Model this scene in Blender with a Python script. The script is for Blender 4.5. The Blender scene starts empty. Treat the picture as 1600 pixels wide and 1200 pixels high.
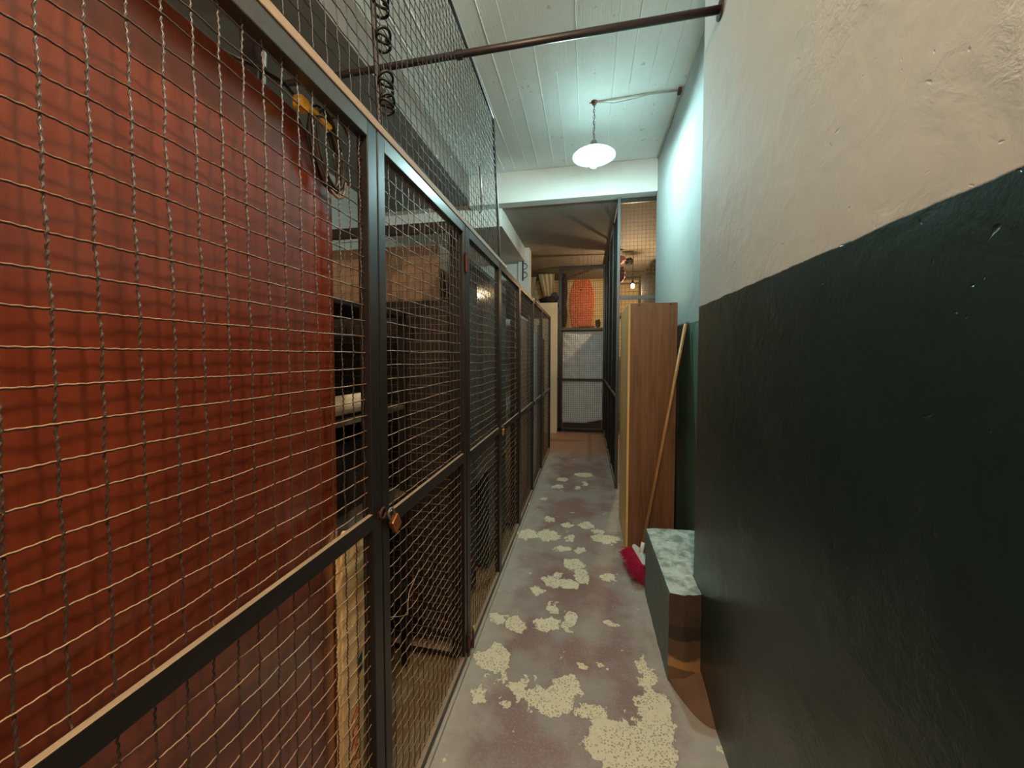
import bpy, math, random
import numpy as np
from mathutils import Vector, Matrix, Euler
random.seed(7)
rng = np.random.RandomState(5)
S = bpy.context.scene
COL = S.collection
R = math.radians

# ------------------------------------------------------------------ camera
cam_d = bpy.data.cameras.new('camera')
cam_d.sensor_width = 36.0
cam_d.lens = 590.0 / 1600.0 * 36.0
cam_d.shift_y = -19.3 / 1600.0
cam_d.clip_start = 0.02
cam = bpy.data.objects.new('camera', cam_d)
COL.objects.link(cam)
cam.location = (0, 0, 1.5)
cam.rotation_euler = (R(90 - 2.4), 0, R(11.207))
S.camera = cam

# ------------------------------------------------------------------ world, exposure
w = bpy.data.worlds.new('world'); S.world = w
w.use_nodes = True
w.node_tree.nodes['Background'].inputs[0].default_value = (0.55, 0.62, 0.66, 1)
w.node_tree.nodes['Background'].inputs[1].default_value = 0.05
S.view_settings.view_transform = 'Standard'
S.view_settings.look = 'None'
S.view_settings.gamma = 1.0
S.view_settings.use_curve_mapping = False
S.view_settings.exposure = 0.85

COOL = (0.62, 1.0, 1.0)
WARM = (1.0, 0.76, 0.52)
PEND = (0.042, 3.25, 3.12)          # bulb of the enamel pendant
NEARL = (0.10, -0.32, 3.15)          # second, warm bulb behind the camera
FARL = (0.76, 6.8, 2.70)            # bare bulb in the far cage

def lamp(name, loc, power, color, rad):
    l = bpy.data.lights.new(name, 'POINT'); l.energy = power; l.color = color
    l.shadow_soft_size = rad
    o = bpy.data.objects.new(name, l); COL.objects.link(o); o.location = loc
    return o
# the pendant's light comes from its glowing bulb mesh
lamp('near_light_source', (NEARL[0], NEARL[1], NEARL[2] - 0.07), 62, WARM, 0.02)
lamp('far_light_source', (FARL[0], FARL[1], FARL[2] - 0.05), 50, (1.0, 0.68, 0.36), 0.03)

# ------------------------------------------------------------------ materials
def srgb(c):
    return tuple((x / 255 / 12.92) if x / 255 <= 0.04045 else ((x / 255 + 0.055) / 1.055) ** 2.4 for x in c) + (1,)

class NT:
    def __init__(s, name):
        s.m = bpy.data.materials.new(name); s.m.use_nodes = True
        s.t = s.m.node_tree; s.b = s.t.nodes['Principled BSDF']
        s.co = s.n('ShaderNodeTexCoord').outputs['Object']
    def n(s, k, **kw):
        x = s.t.nodes.new(k)
        for a, v in kw.items(): setattr(x, a, v)
        return x
    def l(s, a, b): s.t.links.new(a, b)
    def setin(s, sock, v):
        if hasattr(v, 'is_linked') or isinstance(v, bpy.types.NodeSocket): s.l(v, sock)
        else: sock.default_value = v
    def math(s, op, a, b=None, c=None):
        x = s.n('ShaderNodeMath', operation=op); s.setin(x.inputs[0], a)
        if b is not None: s.setin(x.inputs[1], b)
        if c is not None: s.setin(x.inputs[2], c)
        return x.outputs[0]
    def vmath(s, op, a, b=None, c=None):
        x = s.n('ShaderNodeVectorMath', operation=op); s.setin(x.inputs[0], a)
        if b is not None: s.setin(x.inputs[1], b)
        if c is not None: s.setin(x.inputs[2], c)
        return x.outputs['Value'] if op in ('LENGTH', 'DOT_PRODUCT') else x.outputs[0]
    def noise(s, scale, detail=4, rough=.55, vec=None, out='Fac', dist=0):
        x = s.n('ShaderNodeTexNoise'); x.inputs['Scale'].default_value = scale
        x.inputs['Detail'].default_value = detail; x.inputs['Roughness'].default_value = rough
        x.inputs['Distortion'].default_value = dist
        s.l(vec if vec is not None else s.co, x.inputs['Vector']); return x.outputs[out]
    def ramp(s, fac, stops, const=False):
        x = s.n('ShaderNodeValToRGB'); s.l(fac, x.inputs[0]); e = x.color_ramp.elements
        if const: x.color_ramp.interpolation = 'CONSTANT'
        while len(e) < len(stops): e.new(0.5)
        for i, (p, c) in enumerate(stops):
            e[i].position = p; e[i].color = c if len(c) == 4 else tuple(c) + (1,)
        return x.outputs[0]
    def mix(s, f, a, b):
        x = s.n('ShaderNodeMix', data_type='RGBA'); s.setin(x.inputs[0], f)
        s.setin(x.inputs[6], a); s.setin(x.inputs[7], b); return x.outputs[2]
    def step(s, v, lo, hi):
        x = s.n('ShaderNodeMapRange', interpolation_type='SMOOTHSTEP'); s.setin(x.inputs[0], v)
        x.inputs[1].default_value = lo; x.inputs[2].default_value = hi; return x.outputs[0]
    def bump(s, h, strength, dist, prev=None):
        x = s.n('ShaderNodeBump'); x.inputs['Strength'].default_value = strength
        x.inputs['Distance'].default_value = dist; s.l(h, x.inputs['Height'])
        if prev is not None: s.l(prev, x.inputs['Normal'])
        return x.outputs[0]
    def scaled(s, v):
        return s.vmath('MULTIPLY', s.co, v)
    def sep(s, v=None):
        x = s.n('ShaderNodeSeparateXYZ'); s.l(v if v is not None else s.co, x.inputs[0]); return x.outputs
    def fin(s, col=None, rough=None, normal=None, metal=None, spec=None):
        if col is not None: s.setin(s.b.inputs['Base Color'], col)
        if rough is not None: s.setin(s.b.inputs['Roughness'], rough)
        if normal is not None: s.l(normal, s.b.inputs['Normal'])
        if metal is not None: s.b.inputs['Metallic'].default_value = metal
        if spec is not None: s.b.inputs['Specular IOR Level'].default_value = spec
        return s.m

def simple(name, c, rough=.6, metal=0, var=.12, scale=25, bump=.1, stretch=(1, 1, 1), c2=None, bd=.002, spec=None):
    t = NT(name); v = t.scaled(stretch)
    n = t.noise(scale, 4, .6, v)
    c = srgb(c)
    lo = tuple(x * (1 - var) for x in c[:3]) + (1,) if c2 is None else srgb(c2)
    hi = tuple(min(1, x * (1 + var)) for x in c[:3]) + (1,) if c2 is None else c
    col = t.ramp(n, [(.3, lo), (.7, hi)])
    return t.fin(col, rough, t.bump(n, bump, bd), metal, spec)

M = {}
def wall_mat(name, dado, w0=(196, 194, 188), w1=(212, 210, 204), g0=(28, 43, 41), g1=(39, 57, 54)):
    t = NT(name)
    big = t.noise(1.3, 3, .5)
    fine = t.noise(60, 5, .6)
    med = t.noise(7, 6, .6, dist=.6)
    pits = t.n('ShaderNodeTexVoronoi'); pits.inputs['Scale'].default_value = 9
    t.l(t.vmath('ADD', t.scaled((1, 1, .8)), t.noise(5, 3, out='Color')), pits.inputs['Vector'])
    pit = t.step(pits.outputs['Distance'], .03, .12)
    msk = t.step(t.noise(1.7, 3, .6), .50, .64)
    lumps = t.math('MULTIPLY', t.noise(30, 5, .7, dist=.5), msk)
    white = t.mix(med, srgb(w0), srgb(w1))
    if dado:
        z = t.sep()[2]
        edge = t.math('ADD', z, t.math('MULTIPLY', t.math('SUBTRACT', t.noise(9, 4), .5), .014))
        f = t.step(edge, dado - .0025, dado + .0025)
        ysep = t.sep()[1]
        green = t.mix(med, srgb(g0), srgb(g1))
        scuff = t.step(t.noise(14, 8, .75, t.scaled((1, 1, .35))), .66, .8)
        green = t.mix(t.math('MULTIPLY', scuff, .35), green, srgb((86, 98, 92)))
        col = t.mix(f, green, white)
        rough = t.math('MULTIPLY_ADD', f, .48, .30)
    else:
        col = white; rough = .8
    h = t.math('ADD', t.math('MULTIPLY', med, .5), t.math('MULTIPLY', big, 1.6))
    h = t.math('ADD', h, t.math('MULTIPLY', lumps, .6))
    h = t.math('ADD', h, t.math('MULTIPLY', pit, .12))
    nb = t.bump(h, .55, .012)
    nb = t.bump(fine, .15, .0015, nb)
    return t.fin(col, rough, nb)
M['wall'] = wall_mat('painted_plaster_wall_with_green_dado', 1.732)
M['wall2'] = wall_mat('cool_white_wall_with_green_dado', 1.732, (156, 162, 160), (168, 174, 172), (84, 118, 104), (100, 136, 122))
M['white'] = wall_mat('white_painted_plaster', None, (206, 206, 200), (222, 222, 216))
def ceil_mat():
    t = NT('white_painted_board_marked_concrete')
    n = t.noise(5, 6, .65); st = t.noise(20, 4, .6, t.scaled((6, .25, 1)))
    spots = t.step(t.noise(16, 2, .5), .70, .74)
    col = t.mix(n, srgb((226, 230, 226)), srgb((243, 245, 241)))
    col = t.mix(t.math('MULTIPLY', spots, .35), col, srgb((120, 122, 116)))
    return t.fin(col, .8, t.bump(t.math('ADD', n, t.math('MULTIPLY', st, .5)), .35, .008))
M['ceiling'] = ceil_mat()
M['greywall'] = simple('dull_grey_painted_wall', (140, 138, 130), .8, var=.1, scale=4, bump=.3)
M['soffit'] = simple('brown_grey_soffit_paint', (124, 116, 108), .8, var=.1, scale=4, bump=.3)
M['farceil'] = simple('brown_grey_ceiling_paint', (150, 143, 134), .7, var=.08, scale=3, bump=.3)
def far_wall():
    t = NT('yellowish_boarded_wall')
    z = t.sep()[2]
    saw = t.math('FRACT', t.math('MULTIPLY', z, 7.5))
    line = t.math('LESS_THAN', saw, .06)
    n = t.noise(6, 4, .6, t.scaled((.4, 1, 4)))
    col = t.mix(n, srgb((220, 194, 142)), srgb((240, 218, 172)))
    col = t.mix(t.math('MULTIPLY', line, .6), col, srgb((90, 66, 40)))
    return t.fin(col, .6, t.bump(saw, .2, .003))
M['farwall'] = far_wall()

PATCH = [(-0.027,4.79,.111,.078),(-.278,4.564,.061,.072),(-.313,4.304,.072,.064),(-.095,4.304,.036,.064),(-.003,4.454,.036,.068),(-.428,3.886,.04,.053),(-.317,3.417,.052,.054),(-.155,3.329,.045,.051),(.001,3.348,.067,.065),(-.302,3.094,.095,.079),(-.473,3.083,.08,.079),(.167,3.13,.114,.067),(.093,3.253,.054,.048),(-.128,3.094,.041,.067),(-.036,2.902,.039,.058),(-.169,2.905,.073,.039),(-.078,2.694,.09,.068),(-.018,2.561,.051,.077),(-.162,2.458,.117,.064),(-.07,2.44,.041,.042),(-.298,2.346,.04,.032),(-.191,2.556,.031,.031),(.153,2.579,.051,.054),(-.186,2.195,.026,.063),(-.087,2.093,.039,.068),(-.205,2.044,.07,.06),(-.373,2.01,.056,.059),(-.481,2.051,.054,.041),(-.443,1.752,.086,.092),(-.453,1.556,.03,.052),(-.34,1.53,.024,.02),(-.376,1.665,.023,.02),(-.287,1.633,.04,.052),(-.019,1.824,.027,.023),(-.158,1.593,.099,.062),(-.079,1.68,.063,.054),(-.03,1.649,.028,.026),(.02,1.566,.066,.029),(.175,1.453,.168,.124),(.294,1.607,.073,.133),(.29,1.798,.029,.147),(.146,2.122,.042,.026)]
def floor_mat():
    t = NT('worn_mauve_floor_paint_over_cream_screed')
    co = t.vmath('MULTIPLY', t.co, (1, 1, 0))
    wob = t.vmath('SUBTRACT', t.noise(11, 5, .6, co, 'Color'), (.5, .5, .5))
    wob2 = t.vmath('SUBTRACT', t.noise(34, 3, .6, co, 'Color'), (.5, .5, .5))
    p = t.vmath('MULTIPLY_ADD', wob, (.15, .17, 0), co)
    p = t.vmath('MULTIPLY_ADD', wob2, (.055, .06, 0), p)
    p = t.vmath('MULTIPLY', p, (1, 1, 0))
    cur = None
    for (x, y, rx, ry) in PATCH:
        rx *= 1.0; ry *= 1.0
        d = t.vmath('LENGTH', t.vmath('MULTIPLY_ADD', p, (1 / rx, 1 / ry, 0), (-x / rx, -y / ry, 0)))
        d = t.math('MULTIPLY', t.math('SUBTRACT', d, 1), min(rx, ry))
        cur = d if cur is None else t.math('MINIMUM', cur, d)
    f1 = t.math('SUBTRACT', 1.0, t.step(cur, -.001, .003))
    # small random chips
    chip = t.step(t.noise(9, 5, .62, t.vmath('ADD', co, (3.3, 1.1, 0))), .655, .665)
    f1 = t.math('MAXIMUM', f1, chip)
    base = t.mix(t.step(t.noise(2.3, 4, .6, co), .38, .62), srgb((142, 108, 102)), srgb((160, 148, 140)))
    fine = t.noise(90, 4, .7, co)
    base = t.mix(t.math('MULTIPLY', t.step(fine, .45, .75), .35), base, srgb((190, 180, 168)))
    # paint thinned to grey towards both walls
    s = t.sep(co)
    xx = t.math('ABSOLUTE', t.math('ADD', s[0], .06))
    e = t.math('ADD', xx, t.math('MULTIPLY', t.math('SUBTRACT', t.noise(4, 5, .65, co), .5), .55))
    worn = t.step(e, .26, .46)
    base = t.mix(t.math('MULTIPLY', worn, .8), base, t.mix(t.noise(14, 4, .6, co), srgb((160, 154, 148)), srgb((200, 190, 176))))
    pit = t.n('ShaderNodeTexVoronoi'); pit.inputs['Scale'].default_value = 105; t.l(co, pit.inputs['Vector'])
    pitf = t.math('MULTIPLY', t.math('LESS_THAN', pit.outputs['Distance'], .36), t.step(t.noise(8, 3, .6, co), .36, .5))
    cream = t.mix(t.noise(30, 4, .6, co), srgb((218, 206, 174)), srgb((242, 232, 206)))
    cream = t.mix(t.math('MULTIPLY', pitf, .6), cream, srgb((122, 106, 78)))
    rim = t.math('MULTIPLY', t.step(cur, -.004, .001), t.math('SUBTRACT', 1, t.step(cur, .001, .009)))
    col = t.mix(f1, base, cream)
    col = t.mix(t.math('MULTIPLY', rim, .25), col, srgb((90, 76, 66)))
    # dirtier cage floor left of the fence, warm bulb light painted past the corridor
    cage = t.math('LESS_THAN', s[0], -.6)
    col = t.mix(cage, col, t.mix(t.noise(12, 5, .6, co), srgb((128, 104, 72)), srgb((168, 142, 104))))
    far = t.step(t.math('ADD', s[1], t.math('MULTIPLY', t.noise(3, 3, .6, co), .6)), 5.95, 6.25)
    col = t.mix(far, col, t.mix(t.noise(7, 4, .6, co), srgb((156, 116, 94)), srgb((184, 146, 120))))
    h = t.math('ADD', t.math('MULTIPLY', f1, -.7), t.math('MULTIPLY', fine, .25))
    h = t.math('SUBTRACT', h, t.math('MULTIPLY', t.math('MULTIPLY', pitf, f1), .5))
    return t.fin(col, t.math('MULTIPLY_ADD', f1, .3, .5), t.bump(h, .5, .003))
M['floor'] = floor_mat()
M['steel'] = simple('black_painted_steel', (38, 34, 33), .32, 0, .35, 40, .25, c2=(24, 21, 20), bd=.001, spec=.8)
M['steel2'] = simple('dark_grey_painted_steel', (70, 74, 76), .35, 0, .2, 40, .25, bd=.001, spec=.8)
def toplit_paint(name, base, top_light, rough, metal, lo, hi, spec):  # upward faces get a paler tint that paints lamp light on them
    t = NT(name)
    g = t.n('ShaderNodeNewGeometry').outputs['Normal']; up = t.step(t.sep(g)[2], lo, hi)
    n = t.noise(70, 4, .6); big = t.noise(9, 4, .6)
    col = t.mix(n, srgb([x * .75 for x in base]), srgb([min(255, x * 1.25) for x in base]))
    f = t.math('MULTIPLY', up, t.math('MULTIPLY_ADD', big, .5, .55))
    col = t.mix(f, col, srgb(top_light))
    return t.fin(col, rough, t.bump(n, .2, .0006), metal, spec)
M['steel'] = toplit_paint('black_painted_steel_toplight_tint', (32, 28, 27), (176, 150, 122), .38, 0, .6, .9, .45)  # tan tint is the near lamp's light painted on rail tops
M['steel2'] = toplit_paint('dark_grey_painted_steel_toplight_tint', (66, 68, 69), (170, 160, 146), .36, 0, .6, .9, .7)
M['wire'] = toplit_paint('dark_wire_toplight_tint', (60, 44, 34), (186, 146, 108), .4, .0, .2, .8, .9)  # paler upper sides paint the lamp's highlight along the wires
M['wire_dark'] = toplit_paint('dark_wire_faint_toplight_tint', (36, 30, 27), (120, 104, 88), .45, .0, .3, .9, .6)
M['wire_old'] = simple('rust_dulled_black_wire', (120, 96, 76), .42, .75, .3, 300, .2, bd=.0005)
M['rust'] = simple('rusty_steel', (84, 50, 40), .6, .5, .3, 120, .5)
M['brass'] = simple('worn_brass', (190, 120, 70), .35, .85, .2, 80, .1)
M['gold'] = simple('yellow_brass', (225, 180, 80), .3, .85, .1, 80, .1)
M['tan'] = simple('bare_tan_wood_batten', (158, 138, 118), .7, 0, .14, 30, .2, (4, .3, 4))
def wood(name, a, b, rough, stretch, scale=14, bump=.15):
    t = NT(name); v = t.scaled(stretch)
    n = t.noise(scale, 6, .62, v, dist=.8); big = t.noise(3, 3, .5, v)
    g = t.math('ADD', t.math('MULTIPLY', n, .7), t.math('MULTIPLY', big, .3))
    col = t.ramp(g, [(.34, srgb(a)), (.66, srgb(b))])
    return t.fin(col, rough, t.bump(n, bump, .001))
M['redwood'] = wood('red_brown_varnished_board', (104, 42, 24), (134, 60, 36), .22, (1, 3, .35), 9, .06)
b_ = M['redwood'].node_tree.nodes['Principled BSDF']; b_.inputs['Coat Weight'].default_value = 1; b_.inputs['Coat IOR'].default_value = 1.6; b_.inputs['Coat Roughness'].default_value = .24
M['laminate'] = wood('brown_wood_laminate', (104, 70, 46), (146, 104, 72), .42, (3.5, 3.5, .22), 9)
M['pale'] = wood('pale_yellow_wood', (220, 172, 108), (240, 198, 138), .55, (4, 4, .3))
M['plank'] = wood('pale_pine_plank', (252, 206, 140), (255, 226, 170), .6, (4, 4, .4))
M['broomwood'] = wood('broom_handle_wood', (150, 104, 56), (186, 138, 84), .4, (4, 4, .3))
M['redink'] = simple('red_marker_ink', (150, 52, 34), .6)
M['greenink'] = simple('dark_green_tape', (52, 74, 66), .5)
M['pipe'] = simple('dark_maroon_painted_pipe', (38, 26, 28), .4, 0, .2, 30, .3, spec=.6)
M['enamel'] = simple('white_enamel', (236, 240, 238), .25, 0, .02, 8, .02)
def opal():
    t = NT('opal_glass_shade'); tr = t.n('ShaderNodeBsdfTranslucent'); tr.inputs[0].default_value = (.95, .97, .96, 1)
    mx = t.n('ShaderNodeMixShader'); mx.inputs[0].default_value = .93
    t.fin((.85, .88, .87, 1), .2)
    out = t.t.nodes['Material Output']; t.l(t.b.outputs[0], mx.inputs[1]); t.l(tr.outputs[0], mx.inputs[2]); t.l(mx.outputs[0], out.inputs[0])
    return t.m
M['opal'] = opal()
M['galv'] = simple('grey_galvanised_metal', (120, 122, 120), .45, .6, .15, 60, .2)
M['cablew'] = simple('white_painted_cable', (176, 178, 170), .6)
M['black'] = simple('black_rubber', (22, 21, 20), .5, 0, .2, 60, .1)
M['blackcable'] = simple('worn_dark_cable', (58, 46, 36), .4, 0, .2, 60, .1)
M['yellow'] = simple('yellow_orange_plastic', (246, 178, 40), .4, 0, .12, 20, .05)
M['redwire'] = simple('dull_red_insulation', (150, 84, 60), .45)
M['paper'] = simple('off_white_paper', (226, 206, 176), .7, 0, .08, 14, .1)
def block_mat():
    t = NT('grey_green_painted_rough_masonry')
    n = t.noise(14, 6, .7); f = t.noise(70, 4, .7)
    g = t.n('ShaderNodeNewGeometry').outputs['Normal']; s = t.sep(g)
    front = t.step(t.math('MULTIPLY', s[1], -1), .6, .8)     # the unpainted broken end
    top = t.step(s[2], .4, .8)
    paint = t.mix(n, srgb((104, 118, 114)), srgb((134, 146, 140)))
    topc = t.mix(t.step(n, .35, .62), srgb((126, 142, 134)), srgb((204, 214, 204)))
    z = t.sep()[2]
    zz = t.math('ADD', z, t.math('MULTIPLY', t.math('SUBTRACT', t.noise(9, 4), .5), .09))
    brick = t.mix(n, srgb((56, 44, 34)), srgb((82, 64, 48)))
    brick = t.mix(t.step(zz, .275, .285), t.mix(n, srgb((46, 36, 27)), srgb((64, 50, 37))), brick)
    brick = t.mix(t.step(zz, .20, .205), srgb((92, 70, 52)), brick)
    mort = t.math('MULTIPLY', t.step(zz, .055, .065), t.math('SUBTRACT', 1, t.step(zz, .10, .12)))
    brick = t.mix(mort, brick, t.mix(f, srgb((150, 108, 66)), srgb((188, 142, 92))))
    brick = t.mix(t.step(zz, .05, .06), t.mix(n, srgb((104, 78, 60)), srgb((122, 92, 72))), brick)
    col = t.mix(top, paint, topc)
    col = t.mix(front, col, brick)
    return t.fin(col, .7, t.bump(t.math('ADD', n, t.math('MULTIPLY', f, .5)), .7, .006))
M['block'] = block_mat()
M['brownpl'] = simple('red_brown_plaster', (116, 88, 68), .75, 0, .15, 14, .4)
M['bristle'] = simple('crimson_bristle', (196, 44, 88), .6, 0, .25, 40, .1)
M['whitepl'] = simple('white_plastic', (232, 234, 230), .35, 0, .03)
M['orange'] = simple('orange_foam', (204, 96, 34), .5, 0, .1, 6, .05)
M['orangeedge'] = simple('light_orange_foam_rim', (240, 140, 56), .5, 0, .06)
M['sheet'] = simple('crumpled_white_plastic_sheet', (228, 228, 230), .4, 0, .1, 7, .6, bd=.03)
M['card'] = simple('brown_cardboard', (146, 118, 92), .8, 0, .12, 8, .1)
M['peach'] = simple('cream_painted_board', (232, 208, 174), .6, 0, .04)
M['darkcloth'] = simple('dark_cloth', (44, 34, 34), .9, 0, .4, 8, .6, bd=.02)
M['purple'] = simple('dusty_purple_cloth', (110, 62, 82), .9, 0, .3, 14, .5, bd=.01)
M['pink'] = simple('dusty_pink_cloth', (190, 130, 130), .9, 0, .15, 14, .5, bd=.01)
M['olive'] = simple('dark_olive_cloth', (70, 70, 52), .9, 0, .3, 14, .5, bd=.01)
M['creamcloth'] = simple('cream_cloth', (214, 190, 150), .9, 0, .08, 5, .6, bd=.03)
M['dark'] = simple('dark_brown_painted_wood', (46, 38, 34), .6, 0, .3, 9, .2)
M['olivegrey'] = simple('grey_brown_shelf_board', (92, 86, 72), .7, 0, .2, 9, .2)
M['glass_dark'] = simple('dark_green_grey_glossy_laminate', (112, 118, 116), .12, 0, .5, 220, .03, c2=(50, 55, 56), spec=.7)  # fine two-tone speckle paints the mesh's shadow and moire on the sheet
M['teal'] = simple('dark_teal_plastic', (26, 62, 70), .4, 0, .2, 12, .1)
M['pinkboard'] = simple('faded_pink_board', (150, 116, 108), .7, 0, .1, 12, .1)
M['bluegrey'] = simple('blue_grey_board', (88, 100, 108), .6, 0, .15, 10, .1)
def emis(name, col, st):
    m = bpy.data.materials.new(name); m.use_nodes = True
    b = m.node_tree.nodes['Principled BSDF']
    b.inputs['Base Color'].default_value = (1, 1, 1, 1)
    b.inputs['Emission Color'].default_value = tuple(col) + (1,)
    b.inputs['Emission Strength'].default_value = st
    return m
M['bulbcool'] = emis('glowing_cool_bulb_glass', COOL, 860)
M['bulbwarm'] = emis('glowing_warm_bulb_glass', (1, .66, .32), 28)

# ------------------------------------------------------------------ mesh helpers
class MB:
    def __init__(s): s.v = []; s.f = []
    def add(s, vs, fs):
        o = len(s.v); s.v += [tuple(v) for v in vs]; s.f += [tuple(i + o for i in f) for f in fs]; return s
    def box(s, a, b, mat=None):
        x0, y0, z0 = a; x1, y1, z1 = b
        if x0 > x1: x0, x1 = x1, x0
        if y0 > y1: y0, y1 = y1, y0
        if z0 > z1: z0, z1 = z1, z0
        vs = [(x0,y0,z0),(x1,y0,z0),(x1,y1,z0),(x0,y1,z0),(x0,y0,z1),(x1,y0,z1),(x1,y1,z1),(x0,y1,z1)]
        if mat is not None: vs = [mat @ Vector(v) for v in vs]
        return s.add(vs, [(3,2,1,0),(4,5,6,7),(0,1,5,4),(1,2,6,5),(2,3,7,6),(3,0,4,7)])
    def prism(s, pts, axis, a, b):
        """closed outline pts (2-D) extruded along axis 'x','y' or 'z' from a to b"""
        def P(p, t):
            return {'x': (t, p[0], p[1]), 'y': (p[0], t, p[1]), 'z': (p[0], p[1], t)}[axis]
        n = len(pts); vs = [P(p, a) for p in pts] + [P(p, b) for p in pts]
        fs = [tuple(range(n))[::-1], tuple(range(n, 2 * n))] + [(i, (i + 1) % n, n + (i + 1) % n, n + i) for i in range(n)]
        return s.add(vs, fs)
    def tube(s, path, r, k=8, cap=True, closed=False):
        P = [Vector(p) for p in path]; n = len(P); rs = r if isinstance(r, (list, tuple)) else [r] * n
        vs = []; prev = None
        for i in range(n):
            if closed: d = P[(i + 1) % n] - P[i - 1]
            else: d = P[min(i + 1, n - 1)] - P[max(i - 1, 0)]
            d.normalize()
            if prev is None:
                a = Vector((0, 0, 1)) if abs(d.z) < .9 else Vector((1, 0, 0))
                u = d.cross(a).normalized()
            else:
                u = (prev - d * prev.dot(d)).normalized()
            prev = u; vv = d.cross(u)
            for j in range(k):
                t = 2 * math.pi * j / k
                vs.append(P[i] + (u * math.cos(t) + vv * math.sin(t)) * rs[i])
        fs = []
        for i in range(n if closed else n - 1):
            i2 = (i + 1) % n
            for j in range(k):
                fs.append((i * k + j, i * k + (j + 1) % k, i2 * k + (j + 1) % k, i2 * k + j))
        if cap and not closed:
            fs.append(tuple(range(k))[::-1]); fs.append(tuple((n - 1) * k + j for j in range(k)))
        return s.add(vs, fs)
    def lathe(s, prof, c=(0, 0, 0), k=40):
        vs = [(c[0] + r * math.cos(2 * math.pi * j / k), c[1] + r * math.sin(2 * math.pi * j / k), c[2] + z) for r, z in prof for j in range(k)]
        fs = [(i * k + j, i * k + (j + 1) % k, (i + 1) * k + (j + 1) % k, (i + 1) * k + j) for i in range(len(prof) - 1) for j in range(k)]
        return s.add(vs, fs)
    def blob(s, c, r, amp=.15, seg=20, rings=14, seed=0, freq=3.0):
        from mathutils import noise as N
        vs = []
        for i in range(rings + 1):
            th = math.pi * i / rings
            for j in range(seg):
                ph = 2 * math.pi * j / seg
                d = Vector((math.sin(th) * math.cos(ph), math.sin(th) * math.sin(ph), math.cos(th)))
                q = 1 + amp * (N.noise(d * freq + Vector((seed, seed * 2, 1))) + .5 * N.noise(d * freq * 2.3 + Vector((seed, 1, seed))))
                vs.append((c[0] + d.x * r[0] * q, c[1] + d.y * r[1] * q, c[2] + d.z * r[2] * q))
        fs = [(i * seg + j, (i + 1) * seg + j, (i + 1) * seg + (j + 1) % seg, i * seg + (j + 1) % seg) for i in range(rings) for j in range(seg)]
        return s.add(vs, fs)
    def build(s, name, mat, parent=None, smooth=False, bevel=0, loc=None):
        me = bpy.data.meshes.new(name); me.from_pydata(s.v, [], s.f); me.update()
        o = bpy.data.objects.new(name, me); COL.objects.link(o)
        me.materials.append(M[mat] if isinstance(mat, str) else mat)
        if smooth:
            for p in me.polygons: p.use_smooth = True
        if bevel:
            b = o.modifiers.new('bevel', 'BEVEL'); b.width = bevel; b.segments = 2; b.limit_method = 'ANGLE'; b.angle_limit = R(40)
        if parent is not None:
            o.parent = parent; o.matrix_parent_inverse = Matrix.Translation(parent.location).inverted()
        elif loc is not None:
            me.transform(Matrix.Translation(-Vector(loc))); o.location = loc
        return o

def tag(o, label, cat, group=None, kind=None):
    o['label'] = label; o['category'] = cat
    if group: o['group'] = group
    if kind: o['kind'] = kind
    return o
def thing(name, label, cat, loc=(0, 0, 0), group=None):
    o = bpy.data.objects.new(name, None); o.empty_display_size = .05; COL.objects.link(o); o.location = loc
    return tag(o, label, cat, group)
def struct(mb, name, mat, **k):
    o = mb.build(name, mat, **k); o['kind'] = 'structure'; return o

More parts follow.
